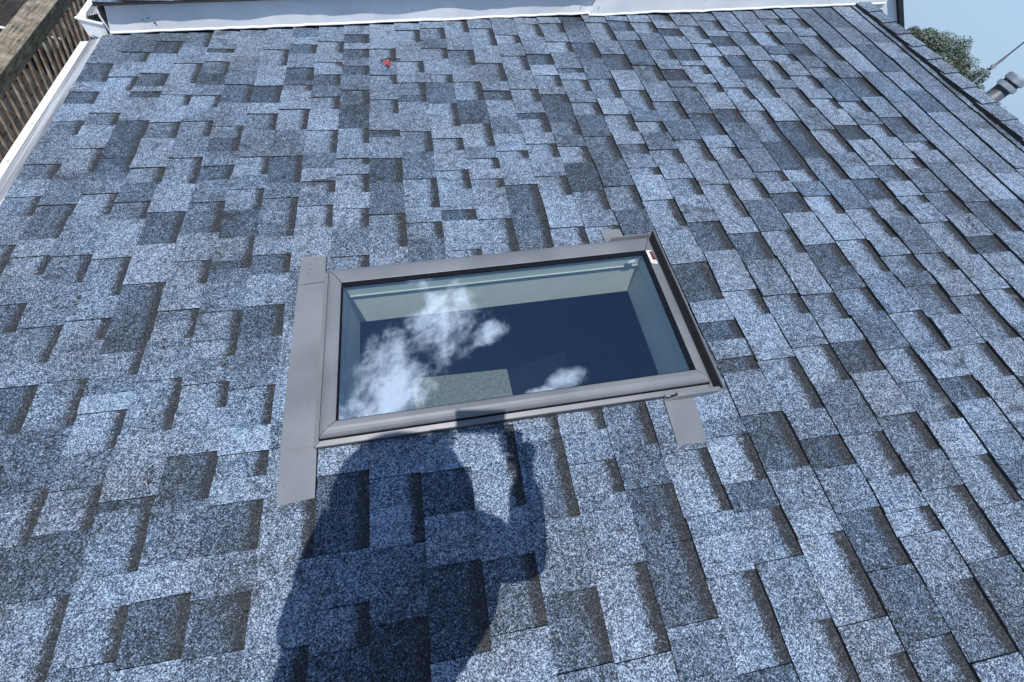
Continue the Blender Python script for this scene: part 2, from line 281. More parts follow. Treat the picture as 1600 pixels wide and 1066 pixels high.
# shingle pieces traced course by course: first w, then tone code and end w of each piece (courses)
TILES = '''
-10|-3.20 L-2.48 m-1.26 L-0.62 M-0.12 l1.28 L2.76 M3.48 l4.34 L5.00 L5.76 l7.08 l7.84 l8.52 l9.12 l9.80 L10.88 m11.66 L12.38 m13.06 L14.48 m15.24 L16.18 d16.88 L17.48 d18.66 L20.74
-9|-3.20 l-1.98 l-0.64 M-0.06 m0.76 L1.76 l2.50 l3.08 M4.44 L5.58 L6.16 M6.94 d7.78 L8.24 L8.64 l9.30 L9.90 m11.20 M12.56 l13.72 L14.88 m15.56 L16.88 l17.70 L18.68 m19.38 M20.24 M20.74
-8|-3.20 l-2.00 M-0.66 m0.02 m1.10 L1.86 L2.94 l3.68 M4.34 d5.46 L6.02 m6.66 m7.00 M8.26 m9.20 M9.76 M10.66 l11.54 M12.12 D12.46 d13.16 d15.04 L16.34 d16.68 L17.00 d17.82 L19.18 d20.12 M20.74
-7|-3.20 L-1.92 d-1.38 M0.16 L1.24 D2.10 l2.78 m3.10 D4.38 m5.46 L6.44 l7.06 L7.72 m8.98 L10.36 m11.06 D11.86 l12.56 L13.98 m14.84 L15.80 l16.40 L17.12 l18.42 L19.58 m20.74
-6|-3.20 m-2.18 L-0.98 L-0.28 l1.16 D2.22 l2.62 l3.00 M3.72 l4.58 L5.00 M5.40 l6.04 d6.36 d8.00 L9.32 d10.52 L11.68 m12.90 L13.96 m14.80 L15.54 l16.26 M16.92 D17.66 m18.46 L19.10 d19.38 L20.10 L20.74
-5|-3.20 m-2.08 l-1.32 M-0.44 M0.04 l0.82 L1.34 m2.46 d2.64 L3.96 m5.18 L6.22 l6.76 m7.06 L7.82 l8.60 L9.58 m10.80 M11.74 d12.40 M13.08 d13.76 l14.40 L15.70 d16.82 M17.74 L18.70 L20.22 M20.74
-4|-3.20 l-2.52 L-1.92 l-0.62 L-0.10 d0.84 L1.40 M2.42 d3.36 L4.32 l4.94 M5.60 l6.06 l6.86 M8.18 d8.48 l9.32 D10.36 l11.22 M11.84 l12.70 L14.06 m14.96 L15.58 d16.66 L18.00 l19.14 L20.74
-3|-3.20 M-1.94 L-0.90 M-0.14 d0.70 L1.38 d2.26 L2.72 m3.22 L3.78 m4.70 M5.98 d6.90 L7.90 d8.54 L9.18 m9.74 m10.72 M11.36 d12.60 M13.94 l15.12 L16.22 l16.62 M16.88 d17.76 L18.74 d19.42 L20.04 D20.74
-2|-3.20 L-2.38 L-1.60 d-1.06 m-0.26 L1.06 l1.96 m3.22 M3.76 L5.78 L6.46 M8.02 L9.38 l10.26 M10.80 l11.30 L11.90 M12.62 l13.82 L15.00 l15.74 M16.42 d17.18 L17.78 l18.04 L18.70 l19.58 L20.74
-1|-3.20 l-2.62 l-1.24 M-0.44 l0.20 M1.06 d2.50 L3.08 l3.58 L4.40 m5.66 l7.02 l7.66 l8.22 M9.26 l10.02 L10.68 l11.50 L11.94 l12.26 L13.00 l13.84 D15.20 m16.06 M17.02 d17.68 M18.28 d18.92 L19.36 d20.04 L20.74
0|-3.20 M-2.64 m-1.96 l-1.42 d-0.18 M1.00 l1.72 m2.28 L3.30 L4.18 L5.00 m5.86 l6.52 l7.20 L8.40 l9.66 M10.98 d12.14 L13.22 d13.58 L14.50 m15.36 L16.32 l16.92 M17.92 l18.84 L20.74
1|-3.20 m-2.14 m-1.58 L-0.86 d0.54 L1.42 D2.24 L2.98 L4.38 L4.92 M6.14 L7.06 M8.58 l9.22 L9.80 m11.06 M12.36 m13.40 L15.08 d15.54 m16.32 L17.00 l17.80 L19.24 l20.18 L20.74
2|-3.20 M-1.76 L-0.66 m0.48 L1.34 l3.00 L3.98 L4.80 M5.42 m6.20 L6.92 l8.06 L9.18 d9.60 L10.48 l11.34 L12.32 l12.94 L13.56 l14.92 D16.24 l16.76 L17.86 l18.66 M19.36 m20.24 L20.74
3|-3.20 L-1.94 M-1.36 d-0.24 L0.98 m2.54 l2.84 l3.16 L3.76 m4.68 m5.20 d6.14 l6.78 l9.12 L10.42 l10.82 L11.28 l11.80 M12.40 l13.66 D15.04 l16.18 L17.30 m18.40 L19.78 l20.74
4|-3.20 L-2.12 L-1.38 l0.00 L1.00 L1.28 l1.94 L2.60 l3.40 l3.92 M4.66 L5.36 l6.26 L7.18 m8.56 d10.44 L11.68 l12.06 L12.94 M13.90 L14.88 d15.48 L16.08 l17.36 L18.62 l20.00 L20.74
5|-3.20 l-2.28 M-1.24 M-1.06 d0.22 d0.84 d1.28 M2.12 m3.04 M3.44 M4.50 d5.40 l6.54 L7.04 l8.52 L9.84 l10.72 L11.60 l12.30 L12.88 l13.68 d14.02 L14.70 l15.48 L16.72 l17.76 L18.74 l19.38 L20.74
6|-3.20 L-2.46 D-1.88 l-0.46 L0.22 L0.60 l1.86 L3.30 l4.22 L5.28 d6.10 d6.90 l8.42 L9.08 l9.94 D11.26 l12.06 M12.66 m13.40 D14.54 d15.04 L15.52 l16.28 L17.00 d17.78 L19.14 l20.20 L20.74
7|-3.20 m-2.64 l-1.40 M-0.38 l0.52 D1.06 l2.02 M2.40 L3.36 D4.46 D8.96 l10.00 M11.32 m12.48 D13.68 l14.42 L15.12 l15.88 L16.36 d16.68 L17.84 l18.64 L19.36 l20.20 L20.74
8|-3.20 l-2.06 L-1.54 l-0.12 L0.36 L1.16 d2.38 L3.44 d3.80 L4.30 d4.84 L5.48 d6.76 L8.12 l9.24 L10.36 l10.74 M11.42 m11.94 L12.62 l13.58 L14.56 m15.84 M17.28 d18.46 M19.82 D20.26 d20.74
9|-3.20 m-1.96 D-0.86 d0.18 M1.04 d1.68 L2.30 l3.62 L4.16 L4.88 l5.68 L7.06 d8.18 L9.30 m10.08 L10.80 l11.54 M12.46 l13.10 M13.72 m14.98 L16.32 d17.50 L18.58 l20.10 L20.74
10|-3.20 L-2.40 m-1.26 L-0.42 l0.02 L0.70 m1.60 M2.86 l3.82 M4.02 L4.74 m5.38 L6.04 M6.58 d7.60 L8.20 l9.68 L10.78 l11.94 M13.06 m14.16 L15.46 l16.60 M17.76 m18.54 L19.30 d20.18 L20.74
11|-3.20 d-2.08 M-1.04 l-0.14 l0.28 M1.04 m1.88 L2.96 d3.80 L4.44 m5.26 L6.66 l7.56 M8.86 l9.82 L10.78 l11.38 L12.04 d13.30 M14.70 m15.00 M15.42 d16.20 L16.90 m17.68 M19.06 l20.00 L20.74
12|-3.20 l-2.00 M-1.18 L-0.20 l0.78 L1.60 m2.56 l3.44 M3.72 M4.52 m5.30 D6.04 d6.88 L8.16 d9.02 L9.54 m10.04 M11.22 M12.64 d13.48 L14.52 l15.18 L15.76 l16.40 L16.74 d17.64 L18.68 d19.34 L20.00 m20.74
13|-3.20 m-2.44 L-1.00 l0.00 D0.62 M1.20 L1.94 d2.52 L3.20 m3.56 m4.40 M5.70 l6.92 L7.96 l8.76 M9.44 l10.04 d11.50 m12.52 l13.26 L13.96 l14.76 L16.18 l17.00 L17.70 l18.02 L18.36 l19.52 L20.74
14|-3.20 L-1.82 l-0.56 L0.54 M1.28 L2.36 l3.26 L3.42 L4.14 m5.12 M5.58 m6.20 L6.84 l8.08 M9.38 m9.92 m10.50 d12.54 L13.96 l15.30 D16.14 d16.98 L17.68 d18.54 L19.02 m19.90 L20.74
15|-3.20 d-1.84 M-0.72 m0.24 L1.44 D2.28 L3.28 m4.64 L5.48 l6.14 M6.64 M7.58 l8.42 d9.32 L9.94 M10.64 l11.90 L13.22 l13.58 l14.52 M15.06 l16.48 L17.64 m18.86 L20.74
16|-3.20 L-1.92 L-0.50 l0.60 l1.20 m2.46 M3.06 M3.56 l4.72 L5.94 l7.24 L8.06 l8.40 L9.08 m9.86 L11.22 d12.04 L13.04 l13.70 L14.34 l15.26 L16.32 l16.88 M17.60 l18.76 L20.74
17|-3.20 L-2.66 M-2.00 M-1.18 m0.08 m1.48 L2.00 L3.18 l3.72 M5.00 L5.90 d6.54 L7.44 m8.46 M9.56 l10.10 L11.24 l11.98 M12.72 l13.42 D14.98 l15.74 M16.66 d17.64 M18.60 L19.26 m19.84 L20.74
18|-3.20 l-2.58 M-2.02 l-0.62 l0.70 M1.26 L2.20 l3.48 l4.38 M5.24 L6.58 m7.88 M9.74 L10.40 l10.88 M11.30 d12.30 L13.58 d14.88 M16.14 m16.76 l18.20 L18.88 m19.74 M20.74
19|-3.20 m-2.22 L-1.64 l-0.24 M1.14 m2.62 l3.96 d4.90 L6.04 L7.32 M7.84 L9.64 L10.82 M11.64 L13.12 M13.86 M15.22 L17.12 M18.72 M20.74
20|-3.20 l-2.08 L-1.12 L0.16 L1.02 L1.68 l2.50 M3.32 L4.78 L5.98 L7.20 M7.92 L8.98 M9.26 M10.26 L11.28 L12.38 D13.80 L15.12 D17.24 L18.72 M20.74
21|-3.20 m-2.16 M-0.88 L0.10 m1.12 l2.46 L3.18 d4.66 L5.16 l6.26 m7.30 M8.58 l9.14 T10.24 L11.26 T11.68 L12.22 T13.98 T16.06 L17.32 T18.16 L19.56 L20.74
22|-3.20 m-2.20 m-1.10 l-0.22 l1.04 l2.52 L3.14 d4.24 L5.54 l6.32 l7.00 M7.84 L8.94 L10.26 T12.22 L13.24 M14.46 L15.72 T16.58 M18.52 L19.96 L20.74
'''

# ------------------------------------------------------------------ ground
g = MB(); g.face([(-900, -900, 0), (900, -900, 0), (900, 900, 0), (-900, 900, 0)])
go = g.build('ground', noisy('lawn_and_soil', (.020, .030, .012), (.055, .062, .030), 3.0, 0.95, bs=0.4, bd=0.02)); tag(go, kind='structure')

# ------------------------------------------------------------------ the roof with its shingles
house = thing('house_roof', 'blue-grey asphalt shingle roof slope that carries the skylight, with ridge caps and a white gutter', 'roof', RM)
RIDGE = 22.86                      # ridge, in courses up from the origin
EAVE = -10.05
UW0, UW1 = -12.0, 20.74
OPN = (-0.62, 7.25, 3.40, 7.05)     # opening in the deck: u0, u1, w0, w1
# deck under the shingles, with the opening left free
m = MB()
for a, b in (((EAVE + .1, UW0, -.9), (OPN[0], UW1 + .4, -.04)), ((OPN[1], UW0, -.9), (RIDGE, UW1 + .4, -.04)),
             ((OPN[0], UW0, -.9), (OPN[1], OPN[2], -.04)), ((OPN[0], OPN[3], -.9), (OPN[1], UW1 + .4, -.04))):
    m.box(e3(*a), e3(*b))
m.build('roof_deck', MFELT, house)
# the slope behind the ridge
far = MB(); d2 = Vector((math.cos(2 * TH), 0, -math.sin(2 * TH)))
R0 = e3(RIDGE, 0, .02)
def FP(s, w, h=0.0): return R0 + d2 * s * E + Vector((0, w * E, 0)) + Vector((math.sin(2 * TH), 0, math.cos(2 * TH))) * h * E
far.hexa([FP(-.1, UW0, -.5), FP(30, UW0, -.5), FP(30, UW1, -.5), FP(-.1, UW1, -.5), FP(-.1, UW0, 0), FP(30, UW0, 0), FP(30, UW1, 0), FP(-.1, UW1, 0)])
for f in range(6):
    pass
fo = far.build('far_slope', noisy('far_slope_shingle', (.06, .075, .10), (.22, .28, .38), 160, 0.9), house)

TONE = {'L': (.72, 0), 'l': (.74, 1), 'M': (.50, 0), 'm': (.53, 1), 'D': (.26, 0), 'd': (.25, 1), 'T': (.58, 0)}
def nz(x, y, s=0.0): return noise.noise(Vector((x, y, s)))
def butt_u(i, w): return i + 0.040 * nz(i * 3.7, w * 0.8, 1.0) + 0.020 * nz(i * 5.1, w * 2.6, 4.0)
def lift(u, w): return 0.045 * nz(u * 0.11, w * 0.13, 9.0) + 0.020 * nz(u * 1.3, w * 0.5, 12.0)
def tile_mesh(mb, i, w0, w1, code, u_from=None, u_to=None):
    tone, band = TONE[code]
    proud = 0.0 if band else 0.028
    r = rnd.random()
    if code == 'D' and r < .5: proud = 0.0
    ns = max(1, min(4, int((w1 - w0) / 0.5)))
    gap = 0.004
    ws = [w0 + gap + (w1 - w0 - 2 * gap) * k / ns for k in range(ns + 1)]
    ju = (rnd.random() - .5) * 0.02; jn = rnd.random() * 0.006
    skew = (rnd.random() - .5) * 0.012
    curl = 0.012 * rnd.random() ** 3
    rows = []
    for k, w in enumerate(ws):
        fw = (w - w0) / max(1e-6, w1 - w0) - .5
        ub = (butt_u(i, w) + ju * 0.7) if u_from is None else u_from
        uh = i + 1.09 if u_to is None else u_to
        L0 = lift(i, w); L1 = lift(i + 1, w)
        tb = 0.050 + proud + jn + curl * (1 + 2 * abs(fw)); th = 0.008 + proud * .9 + jn
        if u_from is not None:
            q = u_from - i; tb = tb * (1 - q) + th * q
        um = ub + 0.62 * (uh - ub)
        nb = L0 + tb; nh = L1 + th - 0.006; nm = nb + 0.62 * (nh - nb)
        dw = skew * 1.0
        rows.append((ub, um, uh, nb, nm, nh, w, L0 - .012, L1 - .02, dw))
    pc = (tone + (rnd.random() - .5) * .10, band, r)
    def L_(u): return (u - i) 
    for a, b in zip(rows[:-1], rows[1:]):
        for s0, s1 in ((0, 1), (1, 2)):
            us = (a[s0], a[s1], b[s1], b[s0]); wv = (a[6], a[6], b[6], b[6]); nn = (a[3 + s0], a[3 + s1], b[3 + s1], b[3 + s0])
            pts = [e3(us[k], wv[k] + (a[9] * (us[k] - i)), nn[k]) for k in range(4)]
            mb.face(pts, 0, [(us[k] * E + 5, wv[k] * E + 5) for k in range(4)], [(us[k] - i, wv[k]) for k in range(4)], pc)
        z = [(0, 0)] * 4
        mb.face([e3(a[0], a[6], a[7]), e3(a[0], a[6], a[3]), e3(b[0], b[6], b[3]), e3(b[0], b[6], b[7])], 1)   # butt edge
        mb.face([e3(a[2], a[6] + a[9] * (a[2] - i), a[8]), e3(b[2], b[6] + a[9] * (b[2] - i), b[8]), e3(b[2], b[6] + a[9] * (b[2] - i), b[5]), e3(a[2], a[6] + a[9] * (a[2] - i), a[5])], 1)
    for row, rev in ((rows[0], 0), (rows[-1], 1)):
        P = [e3(row[0], row[6], row[7]), e3(row[2], row[6] + row[9] * (row[2] - i), row[8]), e3(row[2], row[6] + row[9] * (row[2] - i), row[5]), e3(row[1], row[6] + row[9] * (row[1] - i), row[4]), e3(row[0], row[6], row[3])]
        if rev: P.reverse()
        mb.face(P, 1)

courses = {}
for ln in TILES.strip().splitlines():
    k, rest = ln.split('|'); tk = rest.split(' '); w = float(tk[0]); cs = []
    for t_ in tk[1:]:
        w2 = float(t_[1:]); cs.append((w, w2, t_[0])); w = w2
    q_w = cs[0][0]; pre = []; rp = random.Random(int(k) + 50)      # the roof goes on behind the viewer
    while q_w > UW0 + .5:
        nw = max(UW0, q_w - rp.uniform(.7, 1.6)); pre.append((nw, q_w, rp.choice('LLlmMlDd'))); q_w = nw
    courses[int(k)] = pre[::-1] + cs
cells = []
for i, cs in courses.items():
    for (a, b, c) in cs:
        ut = min(i + 1.09, RIDGE - .02) if i == 22 else None
        if -1 <= i <= 7:                       # courses interrupted by the skylight
            lo, hi = 3.12, 7.62
            if b <= lo or a >= hi: cells.append((i, a, b, c, None, ut)); continue
            if a < lo: cells.append((i, a, lo, c, None, ut))
            if b > hi: cells.append((i, hi, b, c, None, ut))
            if i == 7 and min(b, hi) - max(a, lo) > .02: cells.append((i, max(a, lo), min(b, hi), c, 7.70, ut))
            continue
        cells.append((i, a, b, c, None, ut))
camL = Vector((2.1794, 0, 8.8541))
CXL, CYL, CZL = Vector((.985741, -.164854, .033744)), Vector((.125625, .854381, .504234)), Vector((-.111956, -.492805, .862908))
def project(u, w, n=0.0):
    q = Vector((u, w, n)) - camL; z = -q.dot(CZL)
    if z < .05: return None
    return 800 + 666.88 * q.dot(CXL) / z, 533 - 666.88 * q.dot(CYL) / z
def shown(c):
    P = [project(*p) for p in ((c[0], c[1]), (c[0] + 1, c[1]), (c[0] + 1, c[2]), (c[0], c[2]))]
    if any(p is None for p in P): return 0
    cxm = sum(p[0] for p in P) / 4; cym = sum(p[1] for p in P) / 4
    if not (-20 < cxm < 1620 and -20 < cym < 1086): return 0
    ar = abs(sum(P[k][0] * P[(k + 1) % 4][1] - P[(k + 1) % 4][0] * P[k][1] for k in range(4))) / 2
    return ar
cells.sort(key=shown, reverse=True)
rest = MB()
for k, c in enumerate(cells):
    if k < 300:
        mb = MB(); tile_mesh(mb, c[0], c[1], c[2], c[3], c[4], c[5])
        mb.build('shingle', [MG, MASPH], house, base=e3(c[0], (c[1] + c[2]) / 2, 0))
    else:
        tile_mesh(rest, c[0], c[1], c[2], c[3], c[4], c[5])
tag(rest.build('shingles', [MG, MASPH], house), kind='stuff')

# ridge caps: folded pieces lapped along the ridge, each raised at its near end
def cap_piece(mb, w0, w1, n0, seedv):
    rr = random.Random(seedv); tone = .60 + rr.random() * .2; pc = (tone, 0, rr.random())
    ue = 22.22 + rr.uniform(-.04, .04)
    def sec(w, dn):
        L = lift(22, w) * .5 + dn
        top = [(ue, .17 + L), (ue + .3, .185 + L), (RIDGE - .16, .20 + L), (RIDGE, .205 + L), (RIDGE + .16, .10 + L)]
        pts = [e3(u, w, n) for u, n in top] + [FP(.95, w, .08 + L)]
        return pts
    a = sec(w0, .055); b = sec(w1, .0)
    th_ = e3(0, 0, -.15)
    K = len(a)
    for k in range(K - 1):
        wv = (w0, w0, w1, w1); us = (ue + k * .25, ue + (k + 1) * .25, ue + (k + 1) * .25, ue + k * .25)
        mb.face([a[k], a[k + 1], b[k + 1], b[k]], 0, [(us[j] * E + 5, wv[j] * E + 5) for j in range(4)], [(.2, 0)] * 4, pc)
        mb.face([a[k] + th_, b[k] + th_, b[k + 1] + th_, a[k + 1] + th_], 1)
        mb.face([a[k] + th_, a[k + 1] + th_, a[k + 1], a[k]], 1)
        mb.face([b[k], b[k + 1], b[k + 1] + th_, b[k] + th_], 1)
    mb.face([a[0], b[0], b[0] + th_, a[0] + th_], 1); mb.face([a[-1] + th_, b[-1] + th_, b[-1], a[-1]], 1)
w = -3.0 - 1.03 * 8; k = 0
while w < UW1 - .1:
    mb = MB(); w1 = min(w + 1.22, UW1 - .02); cap_piece(mb, w, w1, 0, k)
    mb.build('ridge_cap', [MG, MASPH], house, base=e3(RIDGE, w, 0)); w += 1.03; k += 1

# gutter with a ribbed leaf guard along the eave
def gutter(parent, w0, w1, dn, u_in, du=0.0, guard0=None):
    def prof(w): return [e3(u + du, w, n + dn) for u, n in ((-10.98, -.12), (-10.98, -.20), (-11.02, -.75), (-10.8, -.95), (-10.2, -.98), (-10.15, -.10), (-10.22, -.10), (-10.26, -.90), (-10.78, -.88), (-10.92, -.72), (-10.92, -.20), (-10.66, -.19), (-10.66, -.12))]
    mb = MB(); mb.sweep([prof(w0 + (w1 - w0) * k / 8) for k in range(9)], True)
    gt = mb.build('gutter', MWHITE, parent)
    gp = []
    ua, ub = -10.66 + du, u_in
    nr = 6
    for k in range(nr * 4 + 1):
        f = k / (nr * 4); ph = (f * nr) % 1
        gp.append((ua + (ub - ua) * f, -.13 + .07 * f + (.075 if .3 < ph < .62 else 0) + .0005 * k))
    mb = MB(); g0 = guard0 if guard0 is not None else w0
    rings = []
    nseg = 60
    for q in range(nseg + 1):
        w = g0 + (w1 - g0) * q / nseg
        top = [e3(u, w, n + dn + .006 * nz(u * 2, w * .7, 3)) for u, n in gp]
        bot = [p + e3(0, 0, -.012) for p in reversed(top)]
        rings.append(top + bot)
    mb.sweep(rings, True)
    gd = mb.build('gutter_guard', MGUARD, gt)
    for q in range(int((w1 - w0) / 1.9)):
        mb = MB(); c = e3(-10.80 + du, w0 + .9 + q * 1.9, -.112 + dn); mb.tube([c, c + e3(0, 0, .018)], .0042, 8)
        mb.build('screw', MGUARD, gt)
    return gt
gutter(house, UW0, 20.80, 0.0, -9.98)
# fascia board and soffit edge under the gutter
m = MB(); m.box(e3(-10.12, UW0, -1.9), e3(-9.9, UW1, -.12)); m.build('fascia', MWHITE, house)
# walls of the house under the roof (axis aligned in the world)
RMI = RM.inverted()
def wbox(mb, a, b, mi=0): mb.box(Vector(a), Vector(b), mi, RMI)
m = MB(); xe = RP(EAVE + 2, 0).x; xr = RP(RIDGE, 0).x
def wwall(x0, x1, y0, y1):
    def top(x): return (ZR + x * math.tan(TH) - .2) if x <= xr else (ZR + xr * math.tan(TH) - (x - xr) * math.tan(TH) - .2)
    xs_ = [x0] + ([xr] if x0 < xr < x1 else []) + [x1]
    for p, q in zip(xs_[:-1], xs_[1:]):
        P = [Vector(v) for v in ((p, y0, 0), (q, y0, 0), (q, y1, 0), (p, y1, 0), (p, y0, top(p)), (q, y0, top(q)), (q, y1, top(q)), (p, y1, top(p)))]
        m.hexa([RMI @ v for v in P])
xw = xr + (xr - xe)
wwall(xe, xe + .15, UW0 * E + .3, 4.0); wwall(xw - .15, xw, UW0 * E + .3, 4.0); wwall(xe + .151, xw - .151, UW0 * E + .12, UW0 * E + .27)
m.build('wall', noisy('pale_siding', (.48, .50, .52), (.55, .57, .59), 6, .7), house)
# dim room under the skylight: floor and four walls that stop under the sloping deck
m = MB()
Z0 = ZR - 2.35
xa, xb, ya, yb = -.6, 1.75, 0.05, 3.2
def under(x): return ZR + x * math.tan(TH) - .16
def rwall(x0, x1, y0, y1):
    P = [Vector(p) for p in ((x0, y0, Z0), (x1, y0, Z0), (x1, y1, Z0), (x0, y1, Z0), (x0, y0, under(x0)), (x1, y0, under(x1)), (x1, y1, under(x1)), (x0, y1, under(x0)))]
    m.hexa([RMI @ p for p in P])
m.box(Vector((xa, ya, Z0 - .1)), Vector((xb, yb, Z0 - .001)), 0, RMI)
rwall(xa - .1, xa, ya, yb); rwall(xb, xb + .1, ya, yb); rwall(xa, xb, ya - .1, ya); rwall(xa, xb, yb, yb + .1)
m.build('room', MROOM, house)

# ------------------------------------------------------------------ the skylight
SK = Vector(e3(3.3, 3.2, 0))
skyl = thing('skylight', 'rectangular fixed skylight in a taupe metal frame, reflecting clouds and dark blue sky', 'skylight', RM @ Matrix.Translation(SK))
def sk(mb, name, mats, smooth=False, parent=None): 
    mb.v = [tuple(Vector(p) - SK) for p in mb.v]
    return mb.build(name, mats, parent or skyl, smooth)
O = (-1.07, 7.50, 3.05, 7.62)
def corner(o, k): return ((o[0], o[2]), (o[1], o[2]), (o[1], o[3]), (o[0], o[3]))[k]
def ring_piece(k, outer, inner, prof, crown=0):
    """one mitred bar of a rectangular frame; prof = (t, n): t=0 on the outer rectangle, 1 on the inner"""
    mb = MB(); rings = []
    a, b = (k, (k + 1) % 4)
    for c in (a, b):
        oc, ic = corner(outer, c), corner(inner, c)
        rings.append([e3(oc[0] + (ic[0] - oc[0]) * t, oc[1] + (ic[1] - oc[1]) * t, n) for t, n in prof])
    # tiny open mitre
    d = (rings[1][0] - rings[0][0]).normalized() * .0013
    rings = [[p + d for p in rings[0]], [p - d for p in rings[1]]]
    mb.sweep(rings, True); return mb
# upstand with its sloped flange
IN1 = (-.86, 7.42, 3.22, 7.48)
for k in range(4):
    mb = ring_piece(k, O, IN1, ((.34, -.02), (.34, .17), (.0, .190), (0, .232), (.04, .240), (.96, .285), (1, .27), (1, -.02)))
    o = sk(mb, 'upstand', MAL); bevel(o, .0012)
    sk(ring_piece(k, (-1.065, 7.495, 3.055, 7.615), (-1.02, 7.45, 3.10, 7.57), ((0, -.02), (0, .188), (1, .188), (1, -.02))), 'skirt', MALDK)  # near-black colour stands in for the shade below the flange
# cladding bars, rounded, with a shadow gap between them and the flange
CO = (-.92, 7.47, 3.18, 7.52); CI = (-.57, 7.20, 3.46, 7.01)
prof = ((0, .315), (.0, .36), (.05, .40), (.16, .445), (.34, .478), (.56, .492), (.80, .490), (.95, .482), (1.0, .476), (1.0, .40), (.9, .36), (.3, .315))
for k in range(4):
    o = sk(ring_piece(k, CO, CI, prof), 'cladding', MAL); bevel(o, .0008, 2)
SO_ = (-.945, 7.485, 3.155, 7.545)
for k in range(4): sk(ring_piece(k, SO_, CI, ((0, .270), (0, .318), (.12, .318), (.12, .270))), 'gap_shade_ring', MGASK)  # black ring added to draw the shade of the gap under the cladding
GI = (-.540, 7.09, 3.480, 6.895)
for k in range(4):
    sk(ring_piece(k, (-.575, 7.207, 3.452, 7.018), GI, ((0, .41), (0, .4735), (.5, .470), (1, .448), (1, .41))), 'gasket', MGASK)
mb = MB(); mb.box(e3(-.60, 3.45, .405), e3(7.2, 7.0, .435)); sk(mb, 'glass_pane', MGLASS)
# sash inside the glass and the bead under it
SO = (-.72, 7.36, 3.32, 7.14); SI = (-.56, 7.14, 3.46, 6.97)
for k in range(4): sk(ring_piece(k, SO, SI, ((0, -.02), (0, .39), (1, .39), (1, -.02))), 'sash', MSASH)
S2 = (-.55, 7.125, 3.47, 6.945)
for k in range(4): sk(ring_piece(k, SO, S2, ((0, -.10), (0, -.03), (1, -.03), (1, -.055), (.9, -.10))), 'sash_bead', MSASH)
# shaft walls
SH = (-.60, 7.22, 3.42, 7.03); SHo = (-.66, 7.28, 3.36, 7.09); SB = (-.58, 7.24, 3.44, 7.06)
for k in range(4):
    mb = MB(); rings = []
    for c in (k, (k + 1) % 4):
        oc, ic, bc = corner(SHo, c), corner(SH, c), corner(SB, c)
        rings.append([e3(*oc, -.11), e3(*ic, -.11), e3(*ic, -1.32), e3(*oc, -1.32)])
    mb.sweep(rings, True); sk(mb, 'shaft_wall', MSHAFT)
# sash latch knob in the far corner
mb = MB(); mb.tube([e3(6.72, 6.86, .22), e3(6.93, 6.86, .27)], [.006, .0075], 10); sk(mb, 'latch', MSASH, True)
# sticker
MST = noisy('sticker_white', (.80, .80, .82), (.84, .84, .86), 30, .5); MRED = noisy('sticker_dark_red', (.11, .010, .012), (.15, .016, .018), 60, .5)
def on_clad(u): return .482 + (.007 if u < 7.35 else 0) 
mb = MB(); mb.hexa([e3(7.215, 6.55, .487), e3(7.36, 6.50, .500), e3(7.34, 6.96, .500), e3(7.205, 6.98, .487), e3(7.215, 6.55, .492), e3(7.36, 6.50, .505), e3(7.34, 6.96, .505), e3(7.205, 6.98, .492)])
stk = sk(mb, 'sticker', MST); 
mb = MB(); mb.hexa([e3(7.275, 6.64, .500), e3(7.355, 6.62, .505), e3(7.335, 6.93, .505), e3(7.268, 6.94, .500), e3(7.275, 6.64, .503), e3(7.355, 6.62, .508), e3(7.335, 6.93, .508), e3(7.268, 6.94, .503)])
sk(mb, 'sticker_print', MRED, parent=stk)
MTXT = noisy('sticker_small_print', (.25, .25, .27), (.4, .4, .42), 400, .6)
mb = MB()
for q in range(4): mb.box(e3(7.25 + q * .022, 6.555, .4965), e3(7.262 + q * .022, 6.60, .5065))
sk(mb, 'sticker_lettering', MTXT, parent=stk)
# flashing sheets
def sheet(name, pts, n0=.085, t=.012, mats=MALD, tilt=0.0):
    mb = MB(); P = [e3(u, w, n0 + tilt * k) for k, (u, w) in enumerate(pts)]
    mb.hexa(P + [p + e3(0, 0, t) for p in P]); o = sk(mb, name, mats); bevel(o, .0006, 1); return o
sheet('sill_flashing', ((-1.77, 3.14), (-1.08, 3.12), (-1.08, 7.40), (-1.76, 7.37)), .100)
sheet('sill_flashing', ((-1.74, 2.06), (-1.03, 2.10), (-1.05, 3.16), (-1.76, 3.18)), .080)
sheet('sill_flashing', ((-1.765, 7.395), (-1.10, 7.425), (-1.11, 8.28), (-1.73, 8.34)), .088)
sheet('step_flashing', ((6.36, 1.98), (7.03, 1.95), (7.10, 2.96), (6.42, 2.98)), .080)
sheet('step_flashing', ((6.42, 7.60), (6.99, 7.60), (6.96, 8.20), (6.39, 8.26)), .080)
# head flashing: a channel that wraps the upper end and returns along both sides
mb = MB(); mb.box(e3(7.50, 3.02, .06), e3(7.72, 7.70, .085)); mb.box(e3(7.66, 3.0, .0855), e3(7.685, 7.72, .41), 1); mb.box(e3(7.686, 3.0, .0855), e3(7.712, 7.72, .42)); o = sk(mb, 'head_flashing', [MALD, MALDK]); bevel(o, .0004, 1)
mb = MB(); mb.hexa([e3(6.42, 2.97, .09), e3(7.50, 2.97, .09), e3(7.50, 3.0, .09), e3(6.42, 3.0, .09), e3(6.66, 2.965, .30), e3(7.71, 2.965, .30), e3(7.71, 3.0, .30), e3(6.66, 3.0, .30)])
mb.box(e3(6.66, 2.966, .3005), e3(7.71, 3.06, .315)); sk(mb, 'flashing_return', MALD)
mb = MB(); mb.hexa([e3(6.40, 7.66, .09), e3(7.71, 7.68, .09), e3(7.71, 7.71, .09), e3(6.40, 7.70, .09), e3(6.54, 7.70, .31), e3(7.71, 7.70, .31), e3(7.71, 7.73, .31), e3(6.54, 7.73, .31)])
sk(mb, 'flashing_return', MALD)
mb = MB()
